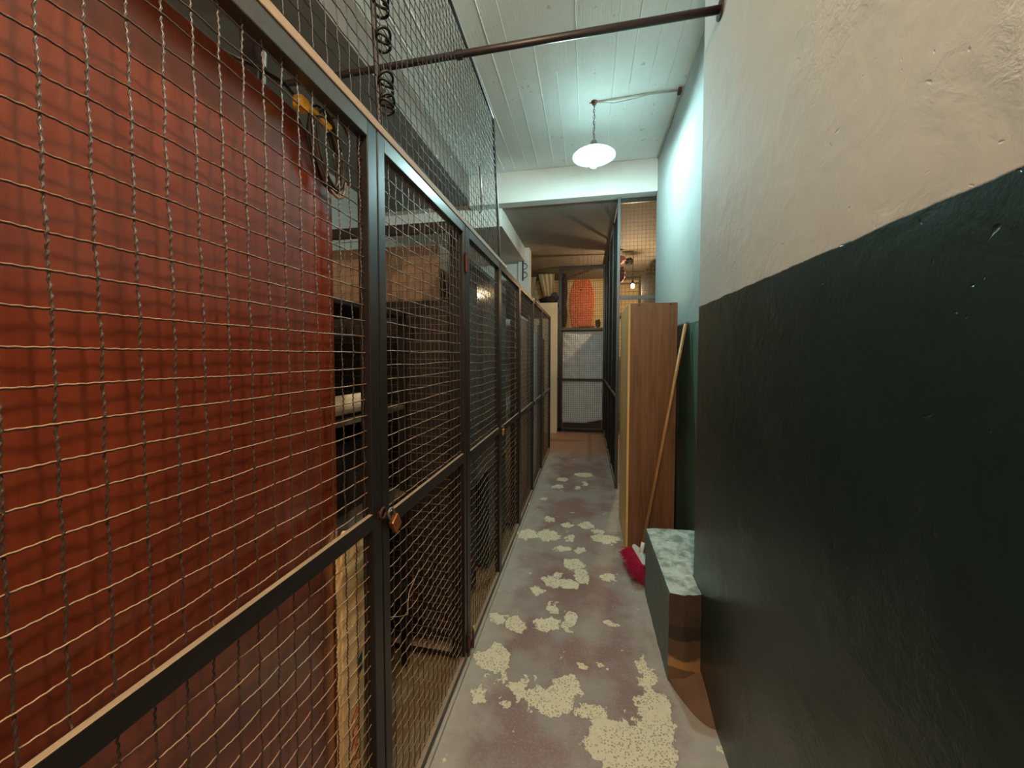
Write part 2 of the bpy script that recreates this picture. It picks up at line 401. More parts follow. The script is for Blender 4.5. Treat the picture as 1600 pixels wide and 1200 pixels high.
def wires(name, parent, O, U, Vd, N, Lu, Lv, s=.0417, r=.00155, spc=12, k=5, sag=.0, crimp=.0015, per=3.5, mat='wire', phase=0.0, jit=.0005):
    """woven crimped wire: one mesh with all its wires"""
    O, U, Vd, N = [np.array(a, float) for a in (O, U, Vd, N)]
    VV = []; FF = []; off = 0
    def run(A, B, La, Lb, horiz):
        nonlocal off
        nb = int(Lb / s); start = (Lb - nb * s) / 2 + phase * s * (0 if horiz else 1)
        na = max(2, int(La / s * spc)); t = np.linspace(0, La, na)
        ang = np.arange(k) * 2 * np.pi / k
        for i in range(nb + 1):
            b = start + i * s
            if b < .003 or b > Lb - .003: continue
            sg = 1 if (i % 2 == 0) else -1
            nz = sg * r * .8 * np.sin(np.pi * t / s) * (1 if horiz else -1)
            ph = rng.rand() * 6.28
            cm = crimp * (.4 if horiz else 1.0)
            cr = cm * np.sin(2 * np.pi * t * per / s + ph)
            cr2 = cm * .6 * np.cos(2 * np.pi * t * per / s + ph)
            wob = jit * (np.sin(t * 9 + rng.rand() * 6) + np.sin(t * 23 + rng.rand() * 6))
            if sag:
                wob = wob + sag * np.sin(t / La * np.pi) * np.sin(t / La * 6.3 * 1.3 + b * 4.0) * math.sin(b / Lb * math.pi)
                if horiz: wob = wob + sag * .35 * np.abs(np.sin(np.pi * t / s / 1.0)) * math.sin(b / Lb * math.pi)
            c = O + np.outer(t, A) + np.outer(b + wob + cr * .6, B) + np.outer(nz + cr2, N)
            ring = c[:, None, :] + r * (np.cos(ang)[None, :, None] * B + np.sin(ang)[None, :, None] * N)
            VV.append(ring.reshape(-1, 3))
            ii = np.arange(na - 1)[:, None] * k; jj = np.arange(k)[None, :]; j2 = (jj + 1) % k
            f = np.stack([ii + jj, ii + j2, ii + k + j2, ii + k + jj], -1).reshape(-1, 4) + off
            FF.append(f); off += na * k
    run(U, Vd, Lu, Lv, True); run(Vd, U, Lv, Lu, False)
    V = np.concatenate(VV); F = np.concatenate(FF)
    me = bpy.data.meshes.new(name)
    me.vertices.add(len(V)); me.vertices.foreach_set('co', V.ravel().astype(np.float32))
    me.loops.add(F.size); me.loops.foreach_set('vertex_index', F.ravel().astype(np.int32))
    me.polygons.add(len(F)); me.polygons.foreach_set('loop_start', (np.arange(len(F)) * 4).astype(np.int32))
    me.polygons.foreach_set('loop_total', np.full(len(F), 4, np.int32))
    me.polygons.foreach_set('use_smooth', np.ones(len(F), bool))
    me.update(calc_edges=True); me.validate()
    me.materials.append(M[mat])
    o = bpy.data.objects.new(name, me); COL.objects.link(o)
    o.parent = parent; o.matrix_parent_inverse = Matrix.Translation(parent.location).inverted()
    return o

# ------------------------------------------------------------------ the room
FX = -.575         # plane of the fence on the left
RW = .52           # near right wall
RC = .72           # recessed right wall
CZ = 3.58
f = MB(); f.add([(-2.5, -1.8, 0), (2.2, -1.8, 0), (2.2, 9.0, 0), (-2.5, 9.0, 0)], [(0, 1, 2, 3)])
f.box((-2.5, -1.8, -.1), (2.2, 9.0, -.002))
struct(f, 'floor', 'floor')
wl = MB().box((-2.6, -1.8, 0), (-2.5, 9.0, CZ)); struct(wl, 'wall_left', 'greywall')
wb = MB().box((-2.5, -1.9, 0), (RW, -1.8, CZ)); struct(wb, 'wall_back', 'white')
wf = MB().box((-2.5, 8.9, 0), (2.2, 9.0, CZ)); struct(wf, 'wall_front', 'farwall')
wr = MB().prism([(RW, -1.9), (1.2, -1.9), (1.2, 1.955), (RW + .008, 1.955), (RW, 1.94)], 'z', 0, CZ)
struct(wr, 'wall_right', 'wall')
wr2 = MB().box((RC, 1.955, 0), (1.2, 4.34, CZ)); struct(wr2, 'wall_right', 'wall2')
wr3 = MB().box((2.1, 4.34, 0), (2.2, 8.9, CZ)).box((1.2, 4.24, 0), (2.2, 4.34, CZ)); struct(wr3, 'wall_right', 'farwall')
c = MB().box((-1.36, -1.9, CZ), (1.2, 4.3, CZ + .1))
for x in [-1.21, -1.06, -.93, -.80, -.66, -.54, -.37, -.235, -.085, .045, .18, .305, .45, .585]:
    y = -1.7
    while y < 4.2:
        L = random.uniform(.5, 1.7); wdt = random.uniform(.002, .006); h = random.uniform(.002, .007)
        if random.random() < .85:
            y1 = min(y + L, 4.22)
            c.prism([(x - wdt, CZ + .002), (x - wdt * .3, CZ - h), (x + wdt * .4, CZ - h * .8), (x + wdt, CZ + .002)], 'y', y, y1)
        y += L
struct(c, 'ceiling', 'ceiling')
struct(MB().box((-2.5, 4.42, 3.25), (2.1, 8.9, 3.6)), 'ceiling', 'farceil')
# cross beam in front of the lower ceiling
bm = MB().box((-1.36, 4.27, 3.235), (RC, 4.42, CZ))
struct(bm, 'trim_1', 'white', bevel=.008)
# longitudinal boxed soffit above the left cages
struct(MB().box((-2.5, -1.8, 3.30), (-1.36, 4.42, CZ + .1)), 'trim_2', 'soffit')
# beam and pier at the back left
struct(MB().box((-2.5, 4.42, 3.03), (-1.0, 6.2, 3.25)), 'trim_3', 'white')
struct(MB().box((-2.5, 6.2, 0), (-1.11, 6.35, 3.25)).box((-1.11, 6.12, 0), (-.93, 6.35, 3.25)), 'wall_front', 'white')
# kerb under the left fence
struct(MB().box((-.60, .0, 0), (-.548, 5.95, .018)), 'baseboard_left', 'floor')

# ------------------------------------------------------------------ left fence
ZT = 2.108
def panel(name, label, y0, y1, zt=ZT, zm=1.03, zb=.03, st=.042, rail=.042, spc=12, k=5, sag_lo=.006, sag_hi=.001,
          hinge=None, group=None, st0=None, st1=None, mat='steel', wr=.00155, topmat=None):
    t = thing(name, label, 'fence panel' if 'panel' in name else 'gate', (FX, (y0 + y1) / 2, 0), group or 'mesh gates and panels of the left cage row')
    x0, x1 = FX - .016, FX + .016
    s0 = st if st0 is None else st0; s1 = st if st1 is None else st1
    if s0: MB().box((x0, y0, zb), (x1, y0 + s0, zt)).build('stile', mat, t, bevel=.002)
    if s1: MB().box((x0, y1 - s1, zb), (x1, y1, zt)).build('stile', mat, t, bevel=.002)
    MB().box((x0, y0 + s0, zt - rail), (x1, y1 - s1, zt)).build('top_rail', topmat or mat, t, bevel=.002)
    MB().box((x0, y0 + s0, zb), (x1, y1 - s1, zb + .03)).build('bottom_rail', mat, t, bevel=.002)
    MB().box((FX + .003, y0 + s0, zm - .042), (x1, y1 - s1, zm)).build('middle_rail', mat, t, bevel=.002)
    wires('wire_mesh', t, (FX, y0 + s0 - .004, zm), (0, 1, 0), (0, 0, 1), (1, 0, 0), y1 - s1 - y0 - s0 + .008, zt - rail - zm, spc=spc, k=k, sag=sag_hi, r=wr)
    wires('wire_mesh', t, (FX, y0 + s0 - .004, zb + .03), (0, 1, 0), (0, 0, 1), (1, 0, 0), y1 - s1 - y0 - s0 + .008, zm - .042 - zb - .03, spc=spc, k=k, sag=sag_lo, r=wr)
    if hinge:
        for z in hinge:
            h = MB().tube([(x1 + .006, y1 + .002, z - .04), (x1 + .006, y1 + .002, z + .04)], .009, 10)
            h.tube([(x1 + .006, y1 + .002, z + .04), (x1 + .006, y1 + .002, z + .048)], .006, 8)
            h.build('hinge', 'rust', t, smooth=False)
    return t
P1 = panel('mesh_fence_panel', 'large black wire mesh fence panel at the left in front of the red-brown board', -.75, .948, zm=1.075, spc=14, k=6, st0=.045, st1=.043, sag_lo=.003, topmat='steel2')
G1 = panel('cage_gate', 'black wire mesh gate nearest the camera with the coppery padlock at its left stile', .954, 1.70, zm=1.045, st0=.035, st1=.03, hinge=[1.93, .10], spc=10, sag_lo=.011, sag_hi=.002, topmat='steel2')
MB().tube([(FX + .01, .985, .733), (FX + .02, 1.04, .70), (FX + .02, 1.086, .674), (FX + .012, 1.105, .70), (FX + .008, 1.123, .724), (FX + .006, 1.17, .74), (FX + .004, 1.208, .751)], .0016, 5).build('loose_wire', 'wire', G1, smooth=True)
G2 = panel('cage_gate', 'second wire mesh gate with a dark glossy sheet behind it, right of the rusty hinge', 1.712, 2.425, zm=1.03, st0=.055, st1=.03, spc=8, k=4, sag_lo=.016, sag_hi=.003, topmat='steel2')
G3 = panel('cage_gate', 'third wire mesh gate with the yellow padlock hanging at its left edge', 2.431, 3.17, zm=1.02, st0=.03, st1=.035, spc=8, k=4, sag_lo=.014, sag_hi=.003)
G4 = panel('cage_gate', 'wire mesh gate in front of the pink board with white edge', 3.176, 4.0, zm=1.01, st0=.04, st1=.03, spc=6, k=4, sag_lo=.004)
G5 = panel('cage_gate', 'second gate from the far end of the left row', 4.006, 4.80, zm=1.005, st0=.03, st1=.03, spc=5, k=4, sag_lo=.004)
G6 = panel('mesh_fence_panel', 'last mesh panel of the left row, at the corridor\'s far end', 4.806, 5.93, zm=1.0, st0=.03, st1=.05, spc=5, k=4, sag_lo=.004)

# cage partitions running back from the fence
def partition(y, x_far, label, zt=2.13, spc=6):
    t = thing('mesh_partition', label, 'fence panel', ((FX + x_far) / 2 - .05, y, 0))
    x1, x0 = FX - .03, x_far
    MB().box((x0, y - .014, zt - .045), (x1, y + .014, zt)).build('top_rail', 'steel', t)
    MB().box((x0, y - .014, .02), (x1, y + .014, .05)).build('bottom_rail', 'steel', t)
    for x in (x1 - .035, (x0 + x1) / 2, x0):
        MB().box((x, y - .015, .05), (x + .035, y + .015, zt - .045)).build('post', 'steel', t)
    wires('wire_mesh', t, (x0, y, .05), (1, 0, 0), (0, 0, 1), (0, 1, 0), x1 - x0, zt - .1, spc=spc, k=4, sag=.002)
    return t
partition(1.715, -2.2, 'wire mesh partition behind the nearest gate, its dark top rail level with the frame')
partition(3.18, -2.2, 'wire mesh partition deep behind the third gate', spc=4)

# upper screen above the fence
US = thing('mesh_screen', 'tall wire mesh screen standing on the fence top up towards the white ceiling', 'screen', (FX, 1.0, 2.17))
def ux(z): return -.562 - (z - 2.13) / .92 * .046
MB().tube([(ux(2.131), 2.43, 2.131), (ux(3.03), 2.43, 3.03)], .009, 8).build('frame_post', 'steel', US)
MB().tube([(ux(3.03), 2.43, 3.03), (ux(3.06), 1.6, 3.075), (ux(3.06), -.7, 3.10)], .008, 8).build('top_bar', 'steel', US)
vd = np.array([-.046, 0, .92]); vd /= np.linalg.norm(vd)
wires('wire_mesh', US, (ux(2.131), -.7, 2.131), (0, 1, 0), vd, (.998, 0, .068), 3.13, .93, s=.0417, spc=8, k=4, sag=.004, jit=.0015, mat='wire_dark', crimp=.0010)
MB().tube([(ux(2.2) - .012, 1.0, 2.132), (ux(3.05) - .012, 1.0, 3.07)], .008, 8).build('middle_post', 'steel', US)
for (z0, dz) in [(2.50, .035), (2.40, .03), (2.28, .035), (2.72, .02), (2.22, .025)]:
    m = MB(); pts = []
    for i in range(40):
        a = i / 39 * 2 * math.pi * 2.3
        pts.append((ux(z0) + .004 + .020 * math.cos(a), 1.012 + .024 * math.sin(a), z0 - dz + i / 39 * dz * 1.4 + .006 * math.sin(a * 1.7)))
    m.tube(pts, .0042, 6); m.build('wire_tie', 'rust' if z0 > 2.7 else 'black', US, smooth=True)
MB().tube([(-.563, 1.935, 2.49), (-.556, 1.942, 2.485), (-.552, 1.955, 2.37), (-.556, 1.963, 2.262), (-.566, 1.965, 2.26)], .004, 6).build('hook_rod', 'steel2', US, smooth=True)
tag(MB().box((-.592, -.75, 2.1085), (-.556, 2.62, 2.130)).build('wooden_batten', 'tan', bevel=.002, loc=(-.56, 1.0, 2.109)),
    'long bare tan wooden batten lying along the top of the black fence', 'batten')

# padlocks
def padlock(loc, label, bodymat, ang, sc=1.0):
    t = thing('padlock', label, 'padlock', loc, 'padlocks on the cage gates')
    Mx = Matrix.Translation(loc) @ Matrix.Rotation(ang, 4, 'X') @ Matrix.Scale(sc, 4)
    bd = MB().box((-.007, -.016, -.068), (.007, .016, -.028), Mx); bd.build('body', bodymat, t, bevel=.003 * sc)
    pts = [Mx @ Vector((0, .011 * -math.cos(a), -.008 + .012 * math.sin(a))) for a in np.linspace(0, math.pi, 12)]
    pts = [Mx @ Vector((0, -.011, -.03))] + pts + [Mx @ Vector((0, .011, -.03))]
    MB().tube(pts, .0032 * sc, 8).build('shackle', 'galv', t, smooth=True)
    return t
padlock((-.545, .968, 1.06), 'coppery brass padlock hanging between the two nearest upright bars', 'brass', .55, 1.15)
hs = MB().tube([(-.553, .945 + .014 * math.cos(a), 1.062 + .014 * math.sin(a)) for a in np.linspace(0, 6.0, 14)], .004, 8)
hs.box((-.561, .925, 1.055), (-.556, .955, 1.072)); hs.build('hasp', 'rust', P1, smooth=False)
padlock((-.545, 2.445, 1.04), 'small yellow brass padlock on the middle gates', 'gold', .1, 1.0)
padlock((-.545, 4.02, 1.03), 'small pale padlock on the far left gates, nearer of the two', 'galv', .9, .9)
padlock((-.545, 4.81, 1.03), 'small grey padlock near the far end of the left row', 'galv', .2, .9)
# foot bolt on gate 1
fb = MB().tube([(-.548, 1.762, .04), (-.548, 1.762, .13)], .006, 8).box((-.559, 1.745, .05), (-.552, 1.78, .075))
fb.build('floor_bolt', 'rust', G2)
MB().blob((-.545, 1.762, .142), (.009, .009, .009), 0).build('bolt_knob', 'gold', G2, smooth=True)

# ------------------------------------------------------------------ things behind the fence
BX = -.645
bo = MB().prism([(-.9, .015), (.872, .015), (.878, 1.935), (.765, 2.048), (.70, 2.052), (-.9, 2.035)], 'x', BX - .018, BX)
tag(bo.build('tall_wooden_board', 'redwood', bevel=.0015, loc=(BX, 0, 0)), 'big varnished red-brown wooden board standing upright behind the nearest mesh', 'board')
pk = thing('pine_plank', 'pale pine plank with red scrawled marks leaning between the red-brown board and the gate', 'plank', (-.70, 1.0, 0))
px0 = -.622
def ply(z): return -.025 * (1 - z / 1.03)
PY0T, PY1T, PY0B, PY1B = .858, .966, .842, .925
m = MB(); vs = []
outl = [(PY0B, .0), (PY1B, .0), (PY1T, .985), (PY1T - .015, 1.005), (PY0T + .03, 1.03), (PY0T, 1.0)]
m.prism(outl, 'x', px0 - .02, px0); m.build('board', 'plank', pk, bevel=.002)
MB().prism([(.916, .60), (.938, .61), (.940, .66), (.920, .65)], 'x', px0, px0 + .0008).build('dark_green_stain', 'greenink', pk)
mk = MB(); random.seed(3)
for i in range(11):
    z = .50 - i * .037; y = .905 - .012 * (i / 10) * 2
    pts = [(px0 + .0012, y - .020 + random.uniform(-.004, .004), z), (px0 + .0012, y + .004, z + .022), (px0 + .0012, y + .014, z + .010), (px0 + .0012, y - .004, z - .004), (px0 + .0012, y + .012, z - .014)]
    if i % 3 == 1: pts = [(px0 + .0012, y + .014 * math.cos(a), z + .012 * math.sin(a)) for a in np.linspace(0, 6, 12)]
    mk.tube(pts, .0016, 5)
mk.build('red_writing', 'redink', pk)

# cable coil with yellow plug over the board's corner
cc = thing('extension_cable_coil', 'coiled dark cable with a yellow plug hung over the corner of the red-brown board', 'cable', (-.62, .8, 1.93))
random.seed(11)
def loop(m, cy, cz, ry, rz, tilt, x, n=40, r=.0035, a0=0, a1=2 * math.pi, xo=.008):
    pts = []
    for i in range(n):
        a = a0 + (a1 - a0) * i / (n - 1)
        u = ry * math.cos(a); v = rz * math.sin(a)
        pts.append((x + xo * math.sin(a * 1.0 + 1), cy + u * math.cos(tilt) - v * math.sin(tilt), cz + u * math.sin(tilt) + v * math.cos(tilt)))
    m.tube(pts, r, 6, closed=False)
m = MB()
for i in range(7):
    loop(m, .818 + random.uniform(-.007, .007), 1.985 + random.uniform(-.012, .008), .030 + random.uniform(-.008, .010), .082 + random.uniform(-.012, .006), .42 + random.uniform(-.1, .1), -.620 + i * .0032)
m.build('cable', 'blackcable', cc, smooth=True)
m = MB(); loop(m, .824, 1.975, .036, .088, .45, -.606, a0=3.4, a1=5.6, r=.004); m.build('cable', 'tan', cc, smooth=True)
m = MB(); m.tube([(-.612, .715, 2.052), (-.612, .69, 2.058), (-.63, .65, 2.06), (-.66, .60, 2.058)], .0035, 6); m.build('cable', 'black', cc, smooth=True)
Mx = Matrix.Scale(1, 4) @ Matrix.Translation((-.606, .730, 2.040)) @ Matrix.Rotation(R(-5), 4, 'X')
MB().box((-.012, -.013, -.014), (.012, .013, .014), Mx).build('yellow_plug', 'yellow', cc, bevel=.005)
MB().tube([(-.606, .745, 2.045), (-.604, .775, 2.046), (-.602, .812, 2.034)], [.009, .007, .011], 8).build('yellow_tape', 'yellow', cc)
MB().tube([(-.604, .765, 2.03), (-.602, .785, 2.045), (-.604, .772, 2.058)], .004, 6).build('yellow_tie', 'tan', cc)
MB().tube([(-.61, .822, 2.066), (-.608, .85, 2.085), (-.607, .878, 2.078), (-.606, .90, 2.055)], .0035, 6).build('red_wire', 'redwire', cc, smooth=True)

# shelf rack in the nearest cage
sh = thing('shelf_rack', 'dark shelf rack at the back of the nearest cage behind the upright bars', 'shelf', (-1.35, 1.2, 0))
for z in (.42, .86, 1.27, 1.70):
    MB().box((-1.75, .6, z - .02), (-.84, 1.66, z)).build('shelf_board', 'olivegrey' if z in (1.27, .86) else 'dark', sh, bevel=.002)
for x in (-1.75, -.87):
    for y in (.6, 1.63):
        MB().box((x, y, 0), (x + .03, y + .03, 1.70)).build('upright', 'steel', sh)
def carton(name, a, b, mat, label, cat='box'):
    m = MB().box(a, b); o = m.build(name, mat, bevel=.004, loc=((a[0] + b[0]) / 2, (a[1] + b[1]) / 2, a[2])); tag(o, label, cat); return o
rl = thing('paper_roll', 'cream roll lying on the dark shelf, poking out past the black gate post', 'roll', (-.75, 1.2, 1.3))
MB().tube([(-.875, .92, 1.322), (-.875, 1.44, 1.318)], .036, 18).build('roll', 'paper', rl)
MB().tube([(-.875, 1.44, 1.318), (-.875, 1.448, 1.318), (-.875, 1.46, 1.318)], [.036, .042, .034], 18).build('end_cap', 'whitepl', rl)
carton('storage_box', (-1.55, .75, 1.2705), (-1.02, 1.05, 1.56), 'dark', 'dark storage box on the shelf behind the red-brown board edge')
carton('storage_box', (-1.60, 1.1, .861), (-.95, 1.55, 1.15), 'darkcloth', 'dark brown box on the middle shelf of the nearest cage')
carton('storage_box', (-1.55, 1.0, .421), (-1.0, 1.5, .74), 'dark', 'dark box on the lowest shelf of the nearest cage')
# cage 2 contents
carton('cabinet', (-1.9, 1.80, .02), (-.69, 2.30, 1.78), 'dark', 'dark brown cabinet behind the mesh partition', 'cabinet')
carton('cardboard_box', (-1.5, 1.84, 1.781), (-.74, 2.25, 2.07), 'card', 'brown cardboard box on top of the dark cabinet behind the partition')
carton('glossy_panel', (-.672, 1.79, .72), (-.66, 3.08, 2.055), 'glass_dark', 'dark grey glossy sheet reflecting a yellow lamp behind the second gate', 'panel')
carton('plastic_crate', (-.95, 2.5, .03), (-.66, 3.05, .70), 'teal', 'dark teal plastic crate low behind the third gate', 'crate')
pb = thing('leaning_board', 'faded pink board with a white edge behind the fourth gate', 'board', (-.62, 3.7, .9))
MB().box((-.632, 3.25, .03), (-.618, 3.95, 1.86)).build('panel', 'pinkboard', pb)
MB().box((-.634, 3.22, .03), (-.612, 3.25, 1.88)).box((-.634, 3.25, 1.86), (-.612, 3.95, 1.88)).build('white_edge', 'peach', pb)
for i, (y, z, mt, lb) in enumerate([(4.12, 1.95, 'bluegrey', 'blue-grey upright board right of the pink board behind the mesh'),
                                    (4.60, 1.80, 'sheet', 'pale upright wrapped plank, first of the far left cages'),
                                    (5.10, 1.92, 'bluegrey', 'blue-grey upright board in the farthest left cage'),
                                    (5.50, 1.75, 'purple', 'dull purple wrapped board beside the last fence post')]):
    o = MB().box((-.66, y, .03), (-.63, y + .22, z)).build('upright_board', mt, bevel=.003, loc=(-.64, y + .11, .03)); tag(o, lb, 'board')
# things on top of the cages
tag(MB().blob((-.90, 4.3, 2.225), (.16, .55, .105), .25, seed=3).build('black_bag', 'black', smooth=True, loc=(-.8, 4.3, 2.12)), 'crumpled black bag lying on top of the far left cages', 'bag')
tag(MB().blob((-.66, 4.75, 2.16), (.045, .42, .045), .3, seed=5).build('plastic_bag', 'sheet', smooth=True, loc=(-.64, 4.9, 2.12)), 'pale plastic bag beside the black bag on the fence top', 'bag')
struct_top = MB().box((-2.2, 3.2, 2.085), (-.60, 5.93, 2.105)); tag(struct_top.build('cage_roof_board', 'dark', loc=(-1.4, 4.5, 2.085)), 'dark board roofing the far left cages under the black bag', 'board')

# pipe across the corridor
pp = thing('water_pipe', 'dark maroon pipe crossing the corridor under the white ceiling', 'pipe', (RW, 1.715, 2.89))
pts = [(RW, 1.715, 2.895), (-.5, 1.715, 2.885), (-1.38, 1.715, 2.877)]
for i in range(1, 9):
    a = i / 8 * math.pi / 2 * .9; pts.append((-1.46 - .22 * math.sin(a), 1.715, 2.875 + .22 * (1 - math.cos(a))))
pts.append((-1.705, 1.715, 3.30))
MB().tube(pts, .0155, 14).build('pipe', 'pipe', pp, smooth=True)
MB().tube([(RW - .002, 1.715, 2.895), (RW - .008, 1.715, 2.895)], .038, 20).build('flange', 'pipe', pp)
MB().tube([(-.60, 1.715, 2.883), (-.57, 1.715, 2.8835)], .021, 12).build('coupling', 'pipe', pp)
dp = MB().prism([(-1.80, 2.35), (-1.765, 2.35), (-1.70, 3.30), (-1.83, 3.30)], 'y', 1.76, 1.82)
dpo = dp.build('vertical_duct', 'dark', loc=(-1.78, 1.8, 2.35))
q_ = MB().tube([(-1.76, 1.79, 2.35), (-1.688, 1.79, 3.30)], .009, 8).build('white_pipe', 'cablew', dpo)
tag(dpo, 'brown tapering duct coming down from the soffit at the top left', 'duct')

# ------------------------------------------------------------------ pendant lamp
def bulb(parent, loc, mat, r=.03):
    prof = [(.0005, -r * 1.75), (r * .5, -r * 1.66), (r * .86, -r * 1.3), (r, -r * .8), (r * .88, -r * .2), (r * .55, r * .5), (r * .42, r * .9)]
    MB().lathe(prof, loc, 20).build('bulb', mat, parent, smooth=True)
px_, py_, pz_ = PEND[0], PEND[1], 3.155
PL = thing('pendant_lamp', 'white enamel dish pendant lamp glowing on a chain under the white ceiling', 'lamp', (px_, py_, CZ))
prof = [(.018, .072), (.030, .070), (.040, .055), (.046, .040), (.075, .034), (.125, .018), (.165, -.006), (.178, -.018), (.178, -.022), (.163, -.010), (.124, .012), (.075, .028), (.045, .033), (.028, .036)]
MB().lathe(prof, (px_, py_, pz_), 48).build('shade', 'opal', PL, smooth=True)
MB().lathe([(.002, .118), (.016, .114), (.026, .10), (.034, .074), (.036, .060), (.002, .060)], (px_, py_, pz_), 24).build('lamp_cap', 'galv', PL, smooth=True)
sk = MB().lathe([(.002, .034), (.020, .034), (.022, -.022), (.002, -.022)], (px_, py_, pz_), 20).build('socket', 'whitepl', PL)
bulb(sk, (px_, py_, pz_ - .048), 'bulbcool', .034)
m = MB(); z = pz_ + .115; i = 0
while z < CZ - .03:
    pts = []
    for j in range(12):
        a = 2 * math.pi * j / 12; u = .0075 * math.cos(a); v = .015 * math.sin(a)
        pts.append((px_ + (u if i % 2 else 0), py_ + (0 if i % 2 else u), z + .013 + v))
    m.tube(pts, .0022, 6, closed=True); z += .0245; i += 1
m.build('chain', 'galv', PL, smooth=True)
m = MB().tube([(px_ + .006 * math.sin(q * .9), py_ - .006 + .006 * math.cos(q * .9), pz_ + .11 + q * (CZ - .02 - pz_ - .11) / 24) for q in range(25)], .0025, 6)
m.build('flex', 'black', PL, smooth=True)
hk = MB().lathe([(.002, -.022), (.018, -.022), (.024, -.006), (.024, 0)], (px_, py_, CZ), 16).tube([(px_ - .02, py_ - .015, CZ - .015), (px_ - .035, py_ - .03, CZ - .03)], .004, 6)
hk.build('ceiling_hook', 'rust', PL)
cab = thing('lamp_cable', 'painted cable run from the lamp hook across the ceiling to the wall corner', 'cable', (px_, py_, CZ))
MB().tube([(px_ + .02, py_, CZ - .008), (.25, py_ - .01, CZ - .010), (.45, py_ - .02, CZ - .008), (.69, py_ - .02, CZ - .012)], .007, 8).build('conduit', 'cablew', cab, smooth=True)
MB().tube([(px_ + .03, py_ - .012, CZ - .02), (.2, py_ - .02, CZ - .045), (.36, py_ - .035, CZ - .04), (.52, py_ - .04, CZ - .016), (.67, py_ - .04, CZ - .018)], .0028, 6).build('loose_cable', 'cablew', cab, smooth=True)
MB().box((.68, py_ - .05, CZ - .035), (.705, py_ + .0, CZ - .006)).build('junction_clip', 'rust', cab)
MB().tube([(.692, py_, CZ - .02), (.700, 3.6, CZ - .014), (.700, 4.0, CZ - .018), (.705, 4.25, CZ - .012)], .006, 8).build('corner_cable', 'cablew', cab, smooth=True)

# warm pendant behind the camera (lights the near wall and the board)
NL = thing('ceiling_bulb', 'bare warm bulb on a short flex behind the camera', 'lamp', (NEARL[0], NEARL[1], CZ))
MB().tube([(NEARL[0], NEARL[1], CZ), (NEARL[0], NEARL[1], NEARL[2] + .08)], .003, 6).build('flex', 'black', NL)
MB().lathe([(.002, .09), (.02, .085), (.022, .03), (.002, .03)], NEARL, 16).build('socket', 'black', NL)
bulb(NL, (NEARL[0], NEARL[1], NEARL[2] + .01), 'bulbwarm', .03)

# ------------------------------------------------------------------ right side
# masonry step against the wall
def subdivided(mb_fn): pass
blk = bpy.data.meshes.new('masonry_step')
import bmesh
bmx = bmesh.new()
outl = [(.378, 1.79), (.44, 1.775), (RW, 1.80), (RW, 1.958), (RC, 1.958), (RC, 2.47), (.372, 2.45), (.374, 2.12)]
vs0 = [bmx.verts.new((x, y, 0)) for x, y in outl]; fc = bmx.faces.new(vs0)
ret = bmesh.ops.extrude_face_region(bmx, geom=[fc]); vv = [e for e in ret['geom'] if isinstance(e, bmesh.types.BMVert)]
bmesh.ops.translate(bmx, verts=vv, vec=(0, 0, .42))
bmesh.ops.recalc_face_normals(bmx, faces=bmx.faces)
bmesh.ops.triangulate(bmx, faces=bmx.faces)
for _ in range(5):
    bmesh.ops.subdivide_edges(bmx, edges=[e for e in bmx.edges if e.calc_length() > .035], cuts=1, use_grid_fill=False)
    bmesh.ops.triangulate(bmx, faces=bmx.faces)
from mathutils import noise as NZ
bmx.normal_update()
for v in bmx.verts:
    n = NZ.noise(v.co * 16) * .0035 + NZ.noise(v.co * 45) * .002
    if .40 < v.co.z and v.co.x < .40: n -= .004
    v.co += v.normal * n
    if v.co.z < .42 and v.co.z > .30 and v.co.y < 1.83: v.co.y += .010 * NZ.noise(v.co * 12)
    v.co.x = min(v.co.x, RW - .001 if v.co.y < 1.957 else RC - .001)
bmx.to_mesh(blk); bmx.free()
for p in blk.polygons: p.use_smooth = True
blk.materials.append(M['block'])
bo_ = bpy.data.objects.new('masonry_step', blk); COL.objects.link(bo_)
em = bo_.modifiers.new('split', 'EDGE_SPLIT'); em.split_angle = R(50)
tag(bo_, 'low grey-green painted masonry step with a broken brown end against the right wall', 'step')
m = MB(); N1, N2 = 14, 8
vs = []
for i in range(N1 + 1):
    u = i / N1
    for j in range(N2 + 1):
        v = j / N2
        yb = 1.80; yf = 1.585 + .215 * (1 - u) ** 2.0 * 1.0
        vs.append((.381 + (RW - .381) * u, yb + (yf - yb) * v, (.045 * u + .014) * (1 - v ** 1.6) + .002))
fs = [(i * (N2 + 1) + j, i * (N2 + 1) + j + 1, (i + 1) * (N2 + 1) + j + 1, (i + 1) * (N2 + 1) + j) for i in range(N1) for j in range(N2)]
m.add(vs, fs)
n0 = len(vs)
m.add([(x, y, 0) for x, y, z in vs], [tuple(reversed(q)) for q in fs])
tag(m.build('plaster_fillet', 'brownpl', smooth=True, loc=(.45, 1.7, 0)), 'red-brown plaster patch spreading onto the floor at the foot of the masonry step', 'plaster')

